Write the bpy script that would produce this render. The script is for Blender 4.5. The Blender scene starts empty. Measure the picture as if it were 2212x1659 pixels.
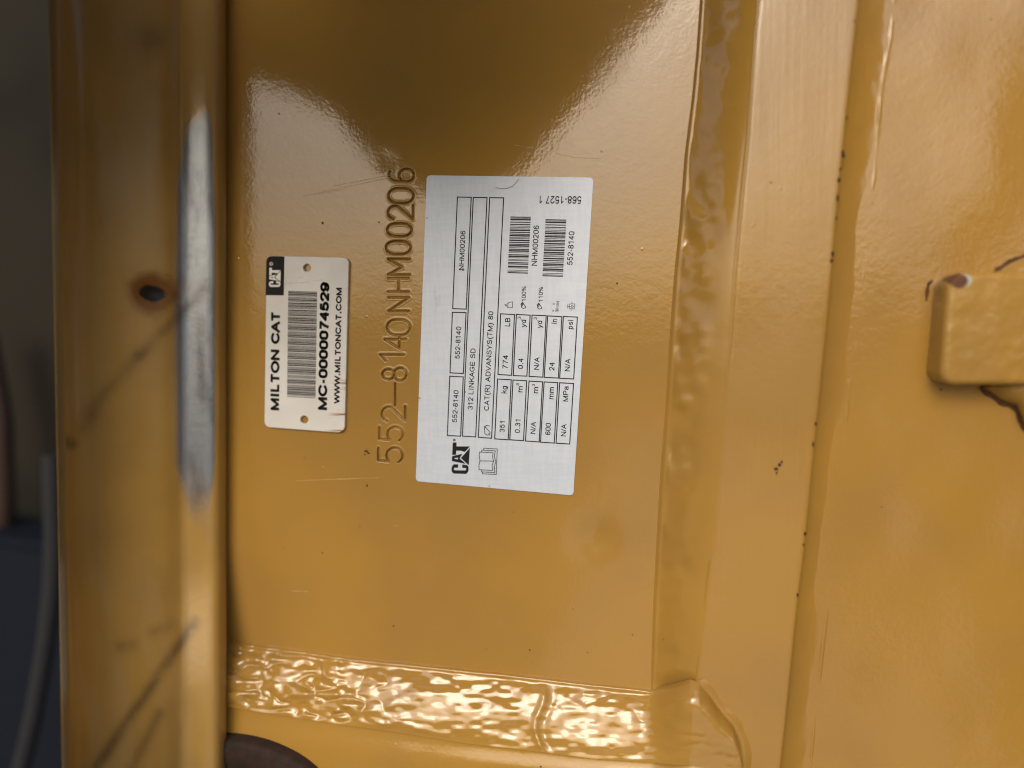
import bpy, bmesh, math, random
import numpy as np
from mathutils import Matrix, Vector

S = bpy.context.scene
COL = S.collection
random.seed(7)
np.random.seed(7)

# ------------------------------------------------------------------ camera
# The back plate of the bucket stands upright in the plane y = 0 and faces -y.
# u = world x (right), v = world z (up), w = distance in front of the plate (-y).
F_PX, CX, CY = 1533.7, 1106.0, 829.5          # pixel units of a 2212 x 1659 picture
DIST = 0.198
ta, tb = math.tan(math.radians(-10.3)), math.tan(math.radians(-4.5))
N_C = np.array([ta, tb, 1.0]); N_C /= np.linalg.norm(N_C)
V_C = np.array([0, 1.0, 0]) - N_C[1] * N_C; V_C /= np.linalg.norm(V_C)
U_C = np.cross(V_C, N_C)
O_C = np.array([0, 0, -DIST])
cam_u, cam_v, cam_w = -O_C @ U_C, -O_C @ V_C, -O_C @ N_C

cam = bpy.data.cameras.new("camera")
cam_ob = bpy.data.objects.new("camera", cam)
COL.objects.link(cam_ob)
M = Matrix.Identity(4)
for j in range(3):
    ax = (U_C[j], -N_C[j], V_C[j])
    for i in range(3):
        M[i][j] = ax[i]
M[0][3], M[1][3], M[2][3] = cam_u, -cam_w, cam_v
cam_ob.matrix_world = M
cam.sensor_width = 36.0
cam.lens = 36.0 * F_PX / 2212.0
cam.clip_start, cam.clip_end = 0.005, 2000.0
cam.dof.use_dof = True
cam.dof.focus_distance = DIST - 0.003
cam.dof.aperture_fstop = 3.8
S.camera = cam_ob

# ------------------------------------------------------------------ sky, sun, exposure
SUN_EL, SUN_AZ = 34.0, 187.0      # azimuth from +y towards +x
world = bpy.data.worlds.new("World"); S.world = world
world.use_nodes = True
wn = world.node_tree
sky = wn.nodes.new("ShaderNodeTexSky")
sky.sky_type = 'NISHITA'
sky.sun_disc = False
sky.sun_elevation = math.radians(SUN_EL)
sky.sun_rotation = math.radians(SUN_AZ)
sky.air_density = 1.0
sky.dust_density = 5.0
sky.ozone_density = 0.6
bg = wn.nodes["Background"]
bg.inputs["Strength"].default_value = 0.15
wn.links.new(sky.outputs[0], bg.inputs["Color"])

sun = bpy.data.lights.new("sun", 'SUN')
sun.energy = 0.55
sun.angle = math.radians(28)
sun.color = (1.0, 0.97, 0.93)
sun_ob = bpy.data.objects.new("sun", sun)
COL.objects.link(sun_ob)
az, el = math.radians(SUN_AZ), math.radians(SUN_EL)
sd = Vector((math.sin(az) * math.cos(el), math.cos(az) * math.cos(el), math.sin(el)))
sun_ob.rotation_euler = sd.to_track_quat('Z', 'Y').to_euler()
sun_ob.location = sd * 3

S.view_settings.view_transform = 'Standard'
S.view_settings.look = 'None'
S.view_settings.exposure = 0.06
S.view_settings.gamma = 1.0
S.view_settings.use_curve_mapping = False
S.render.engine = 'CYCLES'
S.cycles.use_denoising = True
S.cycles.max_bounces = 8
S.cycles.filter_width = 1.1


# ------------------------------------------------------------------ helpers
def P(px, py, w=0.0):
    """points at height w over the plate, from picture measurements -> (..., 3) world"""
    px, py, w = np.broadcast_arrays(np.asarray(px, float), np.asarray(py, float), np.asarray(w, float))
    d = np.stack([(px - CX) / F_PX, -(py - CY) / F_PX, -np.ones_like(px)], -1)
    t = (w + O_C @ N_C) / (d @ N_C)
    rel = d * t[..., None] - O_C
    return np.stack([rel @ U_C, -w, rel @ V_C], -1)


def interp(y, pts):
    a = np.array(pts, float)
    return np.interp(y, a[:, 0], a[:, 1])


def sm(e0, e1, x):
    t = np.clip((x - e0) / (e1 - e0), 0, 1)
    return t * t * (3 - 2 * t)


_rng = np.random.RandomState(11)
_tab = _rng.rand(256, 256)


def vnoise(x, y):
    xi, yi = np.floor(x).astype(int), np.floor(y).astype(int)
    fx, fy = x - xi, y - yi
    fx, fy = fx * fx * (3 - 2 * fx), fy * fy * (3 - 2 * fy)
    a = _tab[xi % 256, yi % 256]; b = _tab[(xi + 1) % 256, yi % 256]
    c = _tab[xi % 256, (yi + 1) % 256]; d = _tab[(xi + 1) % 256, (yi + 1) % 256]
    return (a * (1 - fx) + b * fx) * (1 - fy) + (c * (1 - fx) + d * fx) * fy - 0.5


def fbm(x, y, o=3):
    s, amp = 0, 1.0
    for k in range(o):
        s = s + amp * vnoise(x * 2 ** k + 17.3 * k, y * 2 ** k + 5.1 * k)
        amp *= 0.5
    return s


def new_obj(name, mesh, mat, parent=None, smooth=True):
    o = bpy.data.objects.new(name, mesh)
    COL.objects.link(o)
    if mat:
        if mesh.materials:
            mesh.materials[0] = mat
        else:
            mesh.materials.append(mat)
    if smooth and len(mesh.polygons):
        mesh.polygons.foreach_set("use_smooth", [True] * len(mesh.polygons))
    if parent:
        o.parent = parent
        # meshes are written in world space: undo the root's offset once, parts themselves sit at the origin
        o.matrix_parent_inverse = Matrix.Identity(4) if parent.parent else Matrix.Translation(-parent.location)
    return o


def empty(name, loc, label, cat, group=None):
    o = bpy.data.objects.new(name, None)
    o.empty_display_size = 0.02
    COL.objects.link(o)
    o.location = loc
    o["label"] = label; o["category"] = cat
    if group:
        o["group"] = group
    return o


def grid_mesh(name, co, skirt=None, flip=False):
    """co (rows, cols, 3) -> quad mesh; skirt = world y to which the border is dropped, closing a body"""
    r, c = co.shape[:2]
    v = co.reshape(-1, 3)
    idx = np.arange(r * c).reshape(r, c)
    q = np.stack([idx[:-1, :-1], idx[1:, :-1], idx[1:, 1:], idx[:-1, 1:]], -1).reshape(-1, 4)
    if skirt is not None:
        loop = np.concatenate([idx[0, :], idx[1:, -1], idx[-1, -2::-1], idx[-2:0:-1, 0]])
        low = v[loop].copy(); low[:, 1] = skirt
        n0 = len(v)
        v = np.concatenate([v, low])
        k = np.arange(len(loop)); k2 = (k + 1) % len(loop)
        q = np.concatenate([q, np.stack([loop[k], loop[k2], n0 + k2, n0 + k], -1)])
    if flip:
        q = q[:, ::-1]
    me = bpy.data.meshes.new(name)
    me.vertices.add(len(v)); me.vertices.foreach_set("co", v.astype(np.float32).ravel())
    me.loops.add(q.size); me.loops.foreach_set("vertex_index", q.astype(np.int32).ravel())
    me.polygons.add(len(q))
    me.polygons.foreach_set("loop_start", np.arange(0, q.size, 4, dtype=np.int32))
    me.update(calc_edges=True)
    me.validate()
    return me


def facing(me):
    """make the mesh's large face look towards the camera side (-y)"""
    bm = bmesh.new(); bm.from_mesh(me)
    s = sum(f.normal.y * f.calc_area() for f in bm.faces)
    if s > 0:
        bmesh.ops.reverse_faces(bm, faces=bm.faces)
    bm.to_mesh(me); bm.free()
    return me


def add_attr(me, name, arr):
    a = me.attributes.new(name, 'FLOAT', 'POINT')
    full = np.zeros(len(me.vertices), np.float32)
    arr = np.asarray(arr, np.float32).ravel()
    full[:len(arr)] = arr
    a.data.foreach_set("value", full)


# ------------------------------------------------------------------ materials
class NT:
    def __init__(self, name):
        self.m = bpy.data.materials.new(name)
        self.m.use_nodes = True
        self.t = self.m.node_tree
        self.b = self.t.nodes["Principled BSDF"]

    def n(self, kind, **kw):
        nd = self.t.nodes.new("ShaderNode" + kind)
        for k, v in kw.items():
            setattr(nd, k, v)
        return nd

    def l(self, a, b):
        self.t.links.new(a, b)

    def val(self, sock, v):
        if hasattr(v, "is_linked"):
            self.l(v, sock)
        else:
            sock.default_value = v

    def math(self, op, a, b=0.0, c=0.0):
        nd = self.n("Math", operation=op)
        for i, v in enumerate((a, b, c)):
            self.val(nd.inputs[i], v)
        return nd.outputs[0]

    def mix(self, fac, a, b):
        nd = self.n("Mix", data_type='RGBA')
        self.val(nd.inputs[0], fac)
        for s, v in ((nd.inputs[6], a), (nd.inputs[7], b)):
            if isinstance(v, tuple):
                s.default_value = (*v[:3], 1)
            else:
                self.l(v, s)
        return nd.outputs[2]

    def ramp(self, v, lo, hi, a=0.0, b=1.0):
        nd = self.n("MapRange", interpolation_type='SMOOTHSTEP')
        self.l(v, nd.inputs[0])
        for i, x in enumerate((lo, hi, a, b)):
            nd.inputs[i + 1].default_value = x
        return nd.outputs[0]

    def coord(self):
        return self.n("TexCoord").outputs["Object"]

    def noise(self, co, scale, detail=3.0, rough=0.5, stretch=None):
        if stretch:
            mp = self.n("Mapping"); self.l(co, mp.inputs[0]); mp.inputs["Scale"].default_value = stretch
            co = mp.outputs[0]
        nd = self.n("TexNoise")
        self.l(co, nd.inputs["Vector"])
        nd.inputs["Scale"].default_value = scale
        nd.inputs["Detail"].default_value = detail
        nd.inputs["Roughness"].default_value = rough
        return nd.outputs["Fac"]

    def voronoi(self, co, scale):
        nd = self.n("TexVoronoi")
        self.l(co, nd.inputs["Vector"])
        nd.inputs["Scale"].default_value = scale
        return nd.outputs["Distance"], nd.outputs["Color"]

    def bump(self, h, dist, strength=1.0, prev=None):
        nd = self.n("Bump")
        nd.inputs["Strength"].default_value = strength
        nd.inputs["Distance"].default_value = dist
        self.l(h, nd.inputs["Height"])
        if prev:
            self.l(prev, nd.inputs["Normal"])
        return nd.outputs[0]


YEL = (0.350, 0.199, 0.038)
YEL2 = (0.308, 0.177, 0.042)


def paint(name, rough=0.10, peel=1.0, specks=1.0, wave=0.0, brush=0.0, base=YEL, base2=YEL2, spec=0.75):
    k = NT(name)
    co = k.coord()
    big = k.noise(co, 22, 3)
    col = k.mix(k.ramp(big, 0.35, 0.68), base, base2)
    fine = k.noise(co, 900, 2)
    col = k.mix(k.ramp(fine, 0.60, 0.80, 0, 0.25), col, (0.38, 0.19, 0.02))
    # dark chips: sparse cells, each with its own size
    d, c = k.voronoi(co, 240)
    sep = k.n("SeparateColor"); k.l(c, sep.inputs[0])
    size = k.math('MULTIPLY', k.ramp(sep.outputs[0], 0.80, 1.0), 0.068 * specks)
    wob = k.math('MULTIPLY_ADD', fine, 0.07, -0.035)
    speck = k.math('LESS_THAN', k.math('ADD', d, wob), size)
    col = k.mix(speck, col, (0.035, 0.018, 0.010))
    # faint dusty film
    dust = k.ramp(k.noise(co, 60, 5, 0.65), 0.55, 0.8, 0, 0.10)
    col = k.mix(dust, col, (0.40, 0.30, 0.17))
    k.l(col, k.b.inputs["Base Color"])
    r = k.math('ADD', k.math('MULTIPLY', speck, 0.5), k.ramp(k.noise(co, 45, 4), 0.3, 0.75, rough * 0.8, rough * 1.5))
    k.l(r, k.b.inputs["Roughness"])
    k.b.inputs["Specular IOR Level"].default_value = spec
    # orange peel, runs and small pimples
    nrm = k.bump(k.noise(co, 1100, 2, 0.5), 0.000007 * peel)
    nrm = k.bump(k.noise(co, 330, 2, 0.5), 0.000010 * peel, prev=nrm)
    d2, c2 = k.voronoi(co, 130)
    sep2 = k.n("SeparateColor"); k.l(c2, sep2.inputs[0])
    pim = k.math('MULTIPLY', k.ramp(d2, 0.07, 0.0), k.ramp(sep2.outputs[1], 0.70, 0.98))
    nrm = k.bump(pim, 0.00009, prev=nrm)
    if wave:
        nrm = k.bump(k.noise(co, 90, 2), 0.0004 * wave, prev=nrm)
    if brush:
        nrm = k.bump(k.noise(co, 900, 2, 0.5, (1, 1, 0.03)), 0.00004 * brush, prev=nrm)
    k.l(nrm, k.b.inputs["Normal"])
    return k.m


M_PAINT = paint("yellow_paint", peel=3.6)
M_FLANGE = paint("yellow_paint_ground", rough=0.16, brush=1.2, peel=4.5)
M_WELD = paint("yellow_paint_over_weld", rough=0.12, specks=0.8, wave=0.25, peel=1.6)
M_WELDWET = paint("glossy_yellow_weld", rough=0.06, peel=0.7, specks=0.6, wave=0.8, spec=0.9)
M_RIGHT = paint("yellow_paint_rough", rough=0.13, peel=8.0, specks=1.3)


def mk_ear():
    k = NT("streaked_yellow_ear")
    co = k.coord()
    at = lambda n: (lambda nd: nd.outputs["Fac"])(k.n("Attribute", attribute_name=n))
    col = k.mix(k.ramp(k.noise(co, 30, 4), 0.35, 0.7), (0.37, 0.225, 0.055), (0.29, 0.18, 0.052))
    col = k.mix(k.ramp(k.noise(co, 60, 3, 0.6, (1, 1, 0.06)), 0.4, 0.7, 0, .6), col, (0.36, 0.26, 0.13))
    nz = k.noise(co, 160, 4)
    sky_streak = k.ramp(k.math('ADD', at("sky_streak"), k.math('MULTIPLY_ADD', nz, 0.35, -0.175)), 0.12, 0.85)
    grime = k.math('MULTIPLY', at("grime"), k.ramp(nz, 0.2, 0.6, 0.5, 1.0))
    rust = k.ramp(k.math('ADD', at("rust"), k.math('MULTIPLY_ADD', nz, 0.5, -0.25)), 0.10, 0.55)
    core = k.ramp(k.math('ADD', at("rust"), k.math('MULTIPLY_ADD', nz, 0.6, -0.3)), 0.66, 0.88)
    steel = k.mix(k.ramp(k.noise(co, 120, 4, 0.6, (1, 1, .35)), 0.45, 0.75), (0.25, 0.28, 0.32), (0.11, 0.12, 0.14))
    col = k.mix(sky_streak, col, steel)  # grey metal tone stands in for the sky's reflection
    col = k.mix(grime, col, (0.06, 0.04, 0.02))
    col = k.mix(rust, col, (0.16, 0.07, 0.015))
    col = k.mix(core, col, (0.006, 0.004, 0.003))
    k.l(col, k.b.inputs["Base Color"])
    k.l(k.math('MULTIPLY', sky_streak, 0.85), k.b.inputs["Metallic"])
    k.l(k.math('ADD', 0.22, k.math('MULTIPLY', k.math('ADD', sky_streak, rust), 0.16)), k.b.inputs["Roughness"])
    k.l(k.bump(k.noise(co, 400, 3), 0.00006), k.b.inputs["Normal"])
    return k.m


def mk_lug():
    """cream-worn paint of the cast block, with a rusty knock at its upper corner"""
    k = NT("block_paint")
    co = k.coord()
    at = lambda n: (lambda nd: nd.outputs["Fac"])(k.n("Attribute", attribute_name=n))
    nz = k.noise(co, 700, 4)
    col = k.mix(k.ramp(k.noise(co, 60, 4), 0.3, 0.7), (0.35, 0.205, 0.042), (0.30, 0.176, 0.042))
    d, c = k.voronoi(co, 210)
    sep = k.n("SeparateColor"); k.l(c, sep.inputs[0])
    sp = k.math('LESS_THAN', k.math('ADD', d, k.math('MULTIPLY_ADD', nz, 0.2, -0.1)), k.math('MULTIPLY', k.ramp(sep.outputs[0], 0.75, 1.0), 0.14))
    col = k.mix(sp, col, (0.10, 0.055, 0.02))
    jit = k.math('MULTIPLY_ADD', k.noise(co, 420, 4, .6), 0.8, -0.4)
    col = k.mix(k.ramp(k.math('ADD', at("primer"), k.math('MULTIPLY', jit, 0.4)), 0.45, 0.55), col, (0.36, 0.40, 0.34))
    col = k.mix(k.ramp(k.math('ADD', at("rust"), jit), 0.45, 0.55), col, (0.10, 0.036, 0.011))
    k.l(col, k.b.inputs["Base Color"])
    k.l(k.math('ADD', 0.24, k.math('MULTIPLY', at("rust"), 0.5)), k.b.inputs["Roughness"])
    nrm = k.bump(k.noise(co, 260, 3), 0.00016)
    nrm = k.bump(nz, 0.00005, prev=nrm)
    k.l(nrm, k.b.inputs["Normal"])
    return k.m


def mk_rust(name, c1, c2, rough=0.85):
    k = NT(name)
    co = k.coord()
    k.l(k.mix(k.ramp(k.noise(co, 300, 5, 0.65), 0.35, 0.7), c1, c2), k.b.inputs["Base Color"])
    k.b.inputs["Roughness"].default_value = rough
    k.l(k.bump(k.noise(co, 700, 4), 0.0002), k.b.inputs["Normal"])
    return k.m


def mk_alu():
    k = NT("brushed_aluminium_label")
    co = k.coord()
    h1 = k.noise(co, 1300, 2, 0.6, (1, 1, 0.12))
    h2 = k.noise(co, 1300, 2, 0.6, (0.12, 1, 1))
    g = k.math('ADD', h1, h2)
    col = k.mix(k.ramp(g, 0.75, 1.25), (0.53, 0.605, 0.72), (0.58, 0.65, 0.755))
    # scuffs, grey smudges and little dark nicks
    sc = k.ramp(k.noise(co, 130, 5, 0.7, (1, 1, 0.25)), 0.62, 0.72)
    sm2 = k.ramp(k.noise(co, 50, 2), 0.45, 0.7)
    col = k.mix(k.math('MULTIPLY', k.math('MULTIPLY', sc, sm2), 0.8), col, (0.33, 0.33, 0.32))
    d, c = k.voronoi(co, 300)
    sep = k.n("SeparateColor"); k.l(c, sep.inputs[0])
    sp = k.math('LESS_THAN', k.math('ADD', d, k.math('MULTIPLY_ADD', k.noise(co, 1500, 2), 0.2, -0.1)), k.math('MULTIPLY', k.ramp(sep.outputs[0], 0.85, 1.0), 0.12))
    col = k.mix(k.math('MULTIPLY', sp, 0.7), col, (0.12, 0.11, 0.10))
    k.l(col, k.b.inputs["Base Color"])
    k.b.inputs["Metallic"].default_value = 0.35
    k.b.inputs["Roughness"].default_value = 0.45
    k.l(k.bump(g, 0.000004), k.b.inputs["Normal"])
    return k.m


def mk_tag():
    k = NT("white_enamel_tag")
    co = k.coord()
    at = lambda n: (lambda nd: nd.outputs["Fac"])(k.n("Attribute", attribute_name=n))
    col = k.mix(k.ramp(k.noise(co, 80, 4), 0.35, 0.7), (0.68, 0.69, 0.68), (0.62, 0.62, 0.60))
    nz = k.noise(co, 500, 4, 0.65, (0.25, 1, 1.4))
    col = k.mix(k.math('MULTIPLY', k.ramp(nz, 0.60, 0.72), k.ramp(k.noise(co, 90, 2), 0.42, 0.62, 0, 0.5)), col, (0.25, 0.24, 0.22))
    # rusty scratches near one corner and long the free edge
    geo = k.n("Attribute", attribute_name="edge")
    sc = k.noise(co, 420, 3, 0.6, (0.12, 1, 2.2))
    col = k.mix(k.math('MULTIPLY', k.ramp(sc, 0.52, 0.57), geo.outputs["Fac"]), col, (0.30, 0.13, 0.045))
    k.l(col, k.b.inputs["Base Color"])
    k.b.inputs["Roughness"].default_value = 0.35
    k.l(k.bump(nz, 0.00002), k.b.inputs["Normal"])
    return k.m


def flat(name, c, rough=0.45, grain=0.25, spec=0.5):
    k = NT(name)
    co = k.coord()
    c2 = tuple(min(1, x * (1 + grain) + 0.012 * grain) for x in c)
    k.l(k.mix(k.ramp(k.noise(co, 700, 3), 0.4, 0.75), c, c2), k.b.inputs["Base Color"])
    k.b.inputs["Roughness"].default_value = rough
    k.b.inputs["Specular IOR Level"].default_value = spec
    return k.m


M_EAR = mk_ear()
M_LUG = mk_lug()
M_RUST = mk_rust("dark_rust", (0.055, 0.022, 0.008), (0.13, 0.055, 0.016))
M_BORE = mk_rust("rusty_bore", (0.010, 0.005, 0.003), (0.028, 0.010, 0.005))
M_CHIP = mk_rust("bare_chip", (0.026, 0.014, 0.009), (0.065, 0.035, 0.02), 0.95)
M_ALU = mk_alu()
M_TAG = mk_tag()
M_INK = flat("black_ink", (0.008, 0.008, 0.009), 0.6, spec=.2)
M_INKG = flat("worn_grey_ink", (0.025, 0.025, 0.028), 0.6, 0.8, spec=.2)
M_WHITE = flat("white_ink", (0.72, 0.72, 0.70), 0.4, 0.05)

# ------------------------------------------------------------------ ground
k = NT("gravel_ground"); co = k.coord()
k.l(k.mix(k.ramp(k.noise(co, 3, 6, 0.7), 0.35, 0.7), (0.06, 0.05, 0.038), (0.12, 0.10, 0.078)), k.b.inputs["Base Color"])
k.b.inputs["Roughness"].default_value = 0.95
k.l(k.bump(k.noise(co, 60, 4), 0.01), k.b.inputs["Normal"])
GZ = -0.55
gm = bpy.data.meshes.new("ground")
gm.from_pydata([(-400, -400, GZ), (400, -400, GZ), (400, 400, GZ), (-400, 400, GZ)], [], [(0, 1, 2, 3)])
g = new_obj("ground", gm, k.m, smooth=False); g["kind"] = "structure"

# ------------------------------------------------------------------ the bucket
bucket = empty("excavator_bucket", (0.02, 0, -0.12),
               "welded yellow steel excavator bucket with stamped serial number and thick weld beads", "bucket")

# ---- traced curves (y -> x) of the upright seams
RIDGE = [(-80, 1515), (0, 1512), (117, 1504), (215, 1494), (332, 1479), (488, 1467), (594, 1456), (731, 1446), (867, 1438), (1024, 1426), (1180, 1417), (1333, 1410), (1486, 1406), (1760, 1396)]
FL_L = [(-80, 1648), (0, 1642), (98, 1633), (293, 1620), (410, 1608), (586, 1592), (731, 1582), (789, 1575), (985, 1559), (1141, 1545), (1250, 1532), (1395, 1515), (1461, 1509), (1760, 1482)]
FL_R = [(-80, 1866), (0, 1857), (98, 1846), (293, 1825), (430, 1811), (594, 1797), (731, 1784), (867, 1770), (1024, 1754), (1160, 1741), (1242, 1731), (1354, 1718), (1499, 1704), (1659, 1687), (1760, 1676)]
FI_R = [(-80, 1942), (0, 1934), (78, 1927), (195, 1906), (371, 1892), (508, 1876), (594, 1867), (731, 1855), (828, 1838), (985, 1822), (1141, 1808), (1229, 1799), (1387, 1780), (1519, 1766), (1659, 1752), (1760, 1742)]
W_FL, W_RP = 0.009, 0.004

# ---- stamped characters: polylines in a unit cell (x to the right, y up, 0..1)
def arc(cx, cy, rx, ry, a0, a1, n=14):
    return [(cx + rx * math.cos(math.radians(a0 + (a1 - a0) * i / n)), cy + ry * math.sin(math.radians(a0 + (a1 - a0) * i / n))) for i in range(n + 1)]


def oval():
    return arc(.5, .62, .5, .38, 0, 180) + arc(.5, .38, .5, .38, 180, 360) + [(1, .62)]


GL = {
    '5': [[(.95, 1), (.15, 1), (.08, .56)] + arc(.47, .33, .5, .33, 130, -150)],
    '2': [arc(.5, .70, .47, .30, 165, -20) + [(.05, 0), (1, 0)]],
    '-': [[(0, .45), (1, .45)]],
    '8': [arc(.5, .75, .40, .25, 0, 360), arc(.5, .26, .5, .26, 0, 360)],
    '1': [[(0, .78), (.75, 1), (.75, 0)]],
    '4': [[(.72, 0), (.72, 1), (0, .3), (1, .3)]],
    '0': [oval()],
    'N': [[(0, 0), (0, 1), (1, 0), (1, 1)]],
    'H': [[(0, 0), (0, 1)], [(1, 0), (1, 1)], [(0, .5), (1, .5)]],
    'M': [[(0, 0), (0, 1), (.5, .35), (1, 1), (1, 0)]],
    '6': [arc(.5, .30, .48, .30, 0, 360), [(.06, .38)] + arc(.55, .62, .5, .38, 170, 60)],
}
STAMP = [('5', 82, 208, 1597, 1517), ('5', 88, 210, 1485, 1410), ('2', 100, 222, 1385, 1305), ('-', 103, 225, 1300, 1185),
         ('8', 103, 228, 1172, 1105), ('1', 92, 215, 1068, 1026), ('4', 115, 225, 1005, 938), ('0', 127, 247, 935, 855),
         ('N', 135, 240, 810, 740), ('H', 133, 240, 710, 640), ('M', 133, 245, 622, 540), ('0', 122, 250, 515, 447),
         ('0', 128, 255, 422, 355), ('2', 132, 262, 335, 262), ('0', 135, 265, 250, 173), ('6', 138, 268, 140, 70)]
segs = []
for ch, x0, x1, y0, y1 in STAMP:
    f = lambda p: ((1450 + (x1 + (x0 - x1) * p[1]) / 1.297) * .54, (620 + (y0 + (y1 - y0) * p[0]) / 1.297) * .54)
    for pl in GL[ch]:
        q = [f(p) for p in pl]
        segs += [(a, b) for a, b in zip(q[:-1], q[1:])]


def axis(lo, hi, step, fine, fstep):
    a = list(np.arange(lo, fine[0], step)) + list(np.arange(fine[0], fine[1], fstep)) + list(np.arange(fine[1], hi + step, step))
    return np.array(a)


gx = axis(395, 1560, 7.0, (806, 906), 0.9)
gy = axis(-80, 1560, 7.0, (352, 1012), 0.9)
GX, GY = np.meshgrid(gx, gy)
dist = np.full(GX.shape, 99.0)
for (ax_, ay_), (bx_, by_) in segs:
    i0, i1 = np.searchsorted(gy, [min(ay_, by_) - 14, max(ay_, by_) + 14])
    j0, j1 = np.searchsorted(gx, [min(ax_, bx_) - 14, max(ax_, bx_) + 14])
    X, Y = GX[i0:i1, j0:j1], GY[i0:i1, j0:j1]
    dx, dy = bx_ - ax_, by_ - ay_
    t = np.clip(((X - ax_) * dx + (Y - ay_) * dy) / (dx * dx + dy * dy + 1e-9), 0, 1)
    dd = np.hypot(X - ax_ - t * dx, Y - ay_ - t * dy)
    dist[i0:i1, j0:j1] = np.minimum(dist[i0:i1, j0:j1], dd)
depth = 0.75 + 0.6 * fbm(GX * .013, GY * .013, 2)
W = -0.00125 * depth * (1 - sm(0.3, 2.7, dist)) + 0.00005 * np.exp(-((dist - 4.8) / 1.4) ** 2)
W = W + 0.00004 * fbm(GX * .006, GY * .006, 2)
# shallow dents
for x, y, r, d in ((1282, 1160, 40, -.00085), (1235, 1330, 90, .00022), (840, 345, 24, -.00010), (700, 690, 70, .00012)):
    W = W + d * np.exp(-((GX - x) ** 2 + (GY - y) ** 2) / r ** 2)
me = facing(grid_mesh("back_plate", P(GX, GY, W)))
back_plate = new_obj("back_plate", me, M_PAINT, bucket)
back_plate["label"] = "flat yellow back plate stamped 552-8140 NHM00206"

# ---- upright weld bead between the back plate and the strip
yy = np.arange(-80, 1502, 2.0)
ss = np.linspace(0, 1, 80)
SS, YY = np.meshgrid(ss, yy)
xl, xr = interp(YY, RIDGE), interp(YY, FL_L)
XX = xl - 3 + SS * (xr + 4 - xl)
tt_ = np.clip(SS, 0, 1)
prof = -0.0003 + (W_FL + 0.0003) * (0.75 * tt_ + 0.25 * tt_ * tt_ * (3 - 2 * tt_))
prof += 0.00022 * np.exp(-((SS - .08) / .03) ** 2) + 0.0004 * np.exp(-((SS - .06) / .022) ** 2) * sm(800, 150, YY)
prof += 0.0012 * np.sin(np.pi * SS) ** .8 + 0.00022 * np.exp(-((SS - .965) / .02) ** 2) * sm(1000, 500, YY)
lump = fbm(XX * .016 + YY * .010, YY * .017 - XX * .008, 2)
mask = sm(.08, .2, SS) * sm(.78, .45, SS)
prof += 0.0009 * lump * mask * (.6 + .8 * sm(-.2, .3, vnoise(YY * .006, YY * 0)))
prof -= 0.0030 * sm(1455, 1502, YY + 12 * np.sin(np.pi * SS)) * sm(0, .35, SS)
me = facing(grid_mesh("weld_bead", P(XX, YY, prof)))
o = new_obj("weld_bead", me, M_WELD, bucket); o["label"] = "lumpy upright weld bead beside the flat strip"

# ---- flat strip
ys = np.arange(-80, 1764, 7.0)
ss = np.concatenate([np.linspace(0, .975, 30), [.985, .992, .997, 1.0]])
SS, YY = np.meshgrid(ss, ys)
xl, xr = interp(YY, FL_L) - 6, interp(YY, FL_R)
XX = xl + SS * (xr - xl)
w = W_FL + 0.00025 * fbm(XX * .008, YY * .004, 2) - 0.0005 * np.clip((SS - .975) / .025, 0, 1) ** 2 - 0.0002 * sm(.03, 0, SS)
me = facing(grid_mesh("flange_strip", P(XX, YY, w), skirt=-0.0005))
strip = o = new_obj("flange_strip", me, M_FLANGE, bucket); o["label"] = "flat yellow steel strip with chipped right edge"

# ---- fillet weld on the right of the strip
ss = np.linspace(0, 1, 26)
SS, YY = np.meshgrid(ss, np.arange(-80, 1764, 4.0))
x0, x1 = interp(YY, FL_R) - 2, interp(YY, FI_R) + 3
XX = x0 + SS * (x1 - x0)
w = 0.0070 * (1 - SS) ** 2.3 + (W_RP - 0.0002) * (1 - (1 - SS) ** 2.3)
w += 0.00045 * np.exp(-((SS - .93) / .05) ** 2) * (0.6 + fbm(XX * .02, YY * .02, 2)) + 0.0003 * fbm(XX * .02, YY * .012, 3)
me = facing(grid_mesh("weld_bead", P(XX, YY, w)))
o = new_obj("weld_bead", me, M_WELD, bucket); o["label"] = "smooth concave weld along the strip's right edge"

# ---- right plate
xs, ys = np.arange(1650, 2320, 6.0), np.arange(-80, 1764, 6.0)
XX, YY = np.meshgrid(xs, ys)
w = W_RP + 0.0013 * fbm(XX * .0045 + .3, YY * .0035, 2)
me = facing(grid_mesh("side_plate", P(XX, YY, w)))
o = new_obj("side_plate", me, M_RIGHT, bucket); o["label"] = "yellow plate on the right carrying the cast block"

# ---- lower weld bead that runs across and round the corner
UP = [(420, 1372), (486, 1382), (624, 1400), (761, 1419), (876, 1430), (1008, 1444), (1146, 1458), (1283, 1474), (1404, 1487), (1450, 1478), (1492, 1467), (1511, 1475), (1530, 1497), (1557, 1535), (1585, 1568), (1598, 1603), (1604, 1645), (1607, 1720)]
LO = [(420, 1516), (486, 1526), (624, 1548), (734, 1565), (854, 1581), (1008, 1606), (1173, 1625), (1283, 1639), (1503, 1655), (1591, 1668), (1604, 1700), (1607, 1722)]
W_LOW = 0.009
xs = np.concatenate([np.arange(486, 1490, 2.2), np.arange(1490, 1607.5, 1.5)])
tt = np.linspace(0, 1, 90)
XX, TT = np.meshgrid(xs, tt)
yu, yl = interp(XX, UP), interp(XX, LO)
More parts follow.
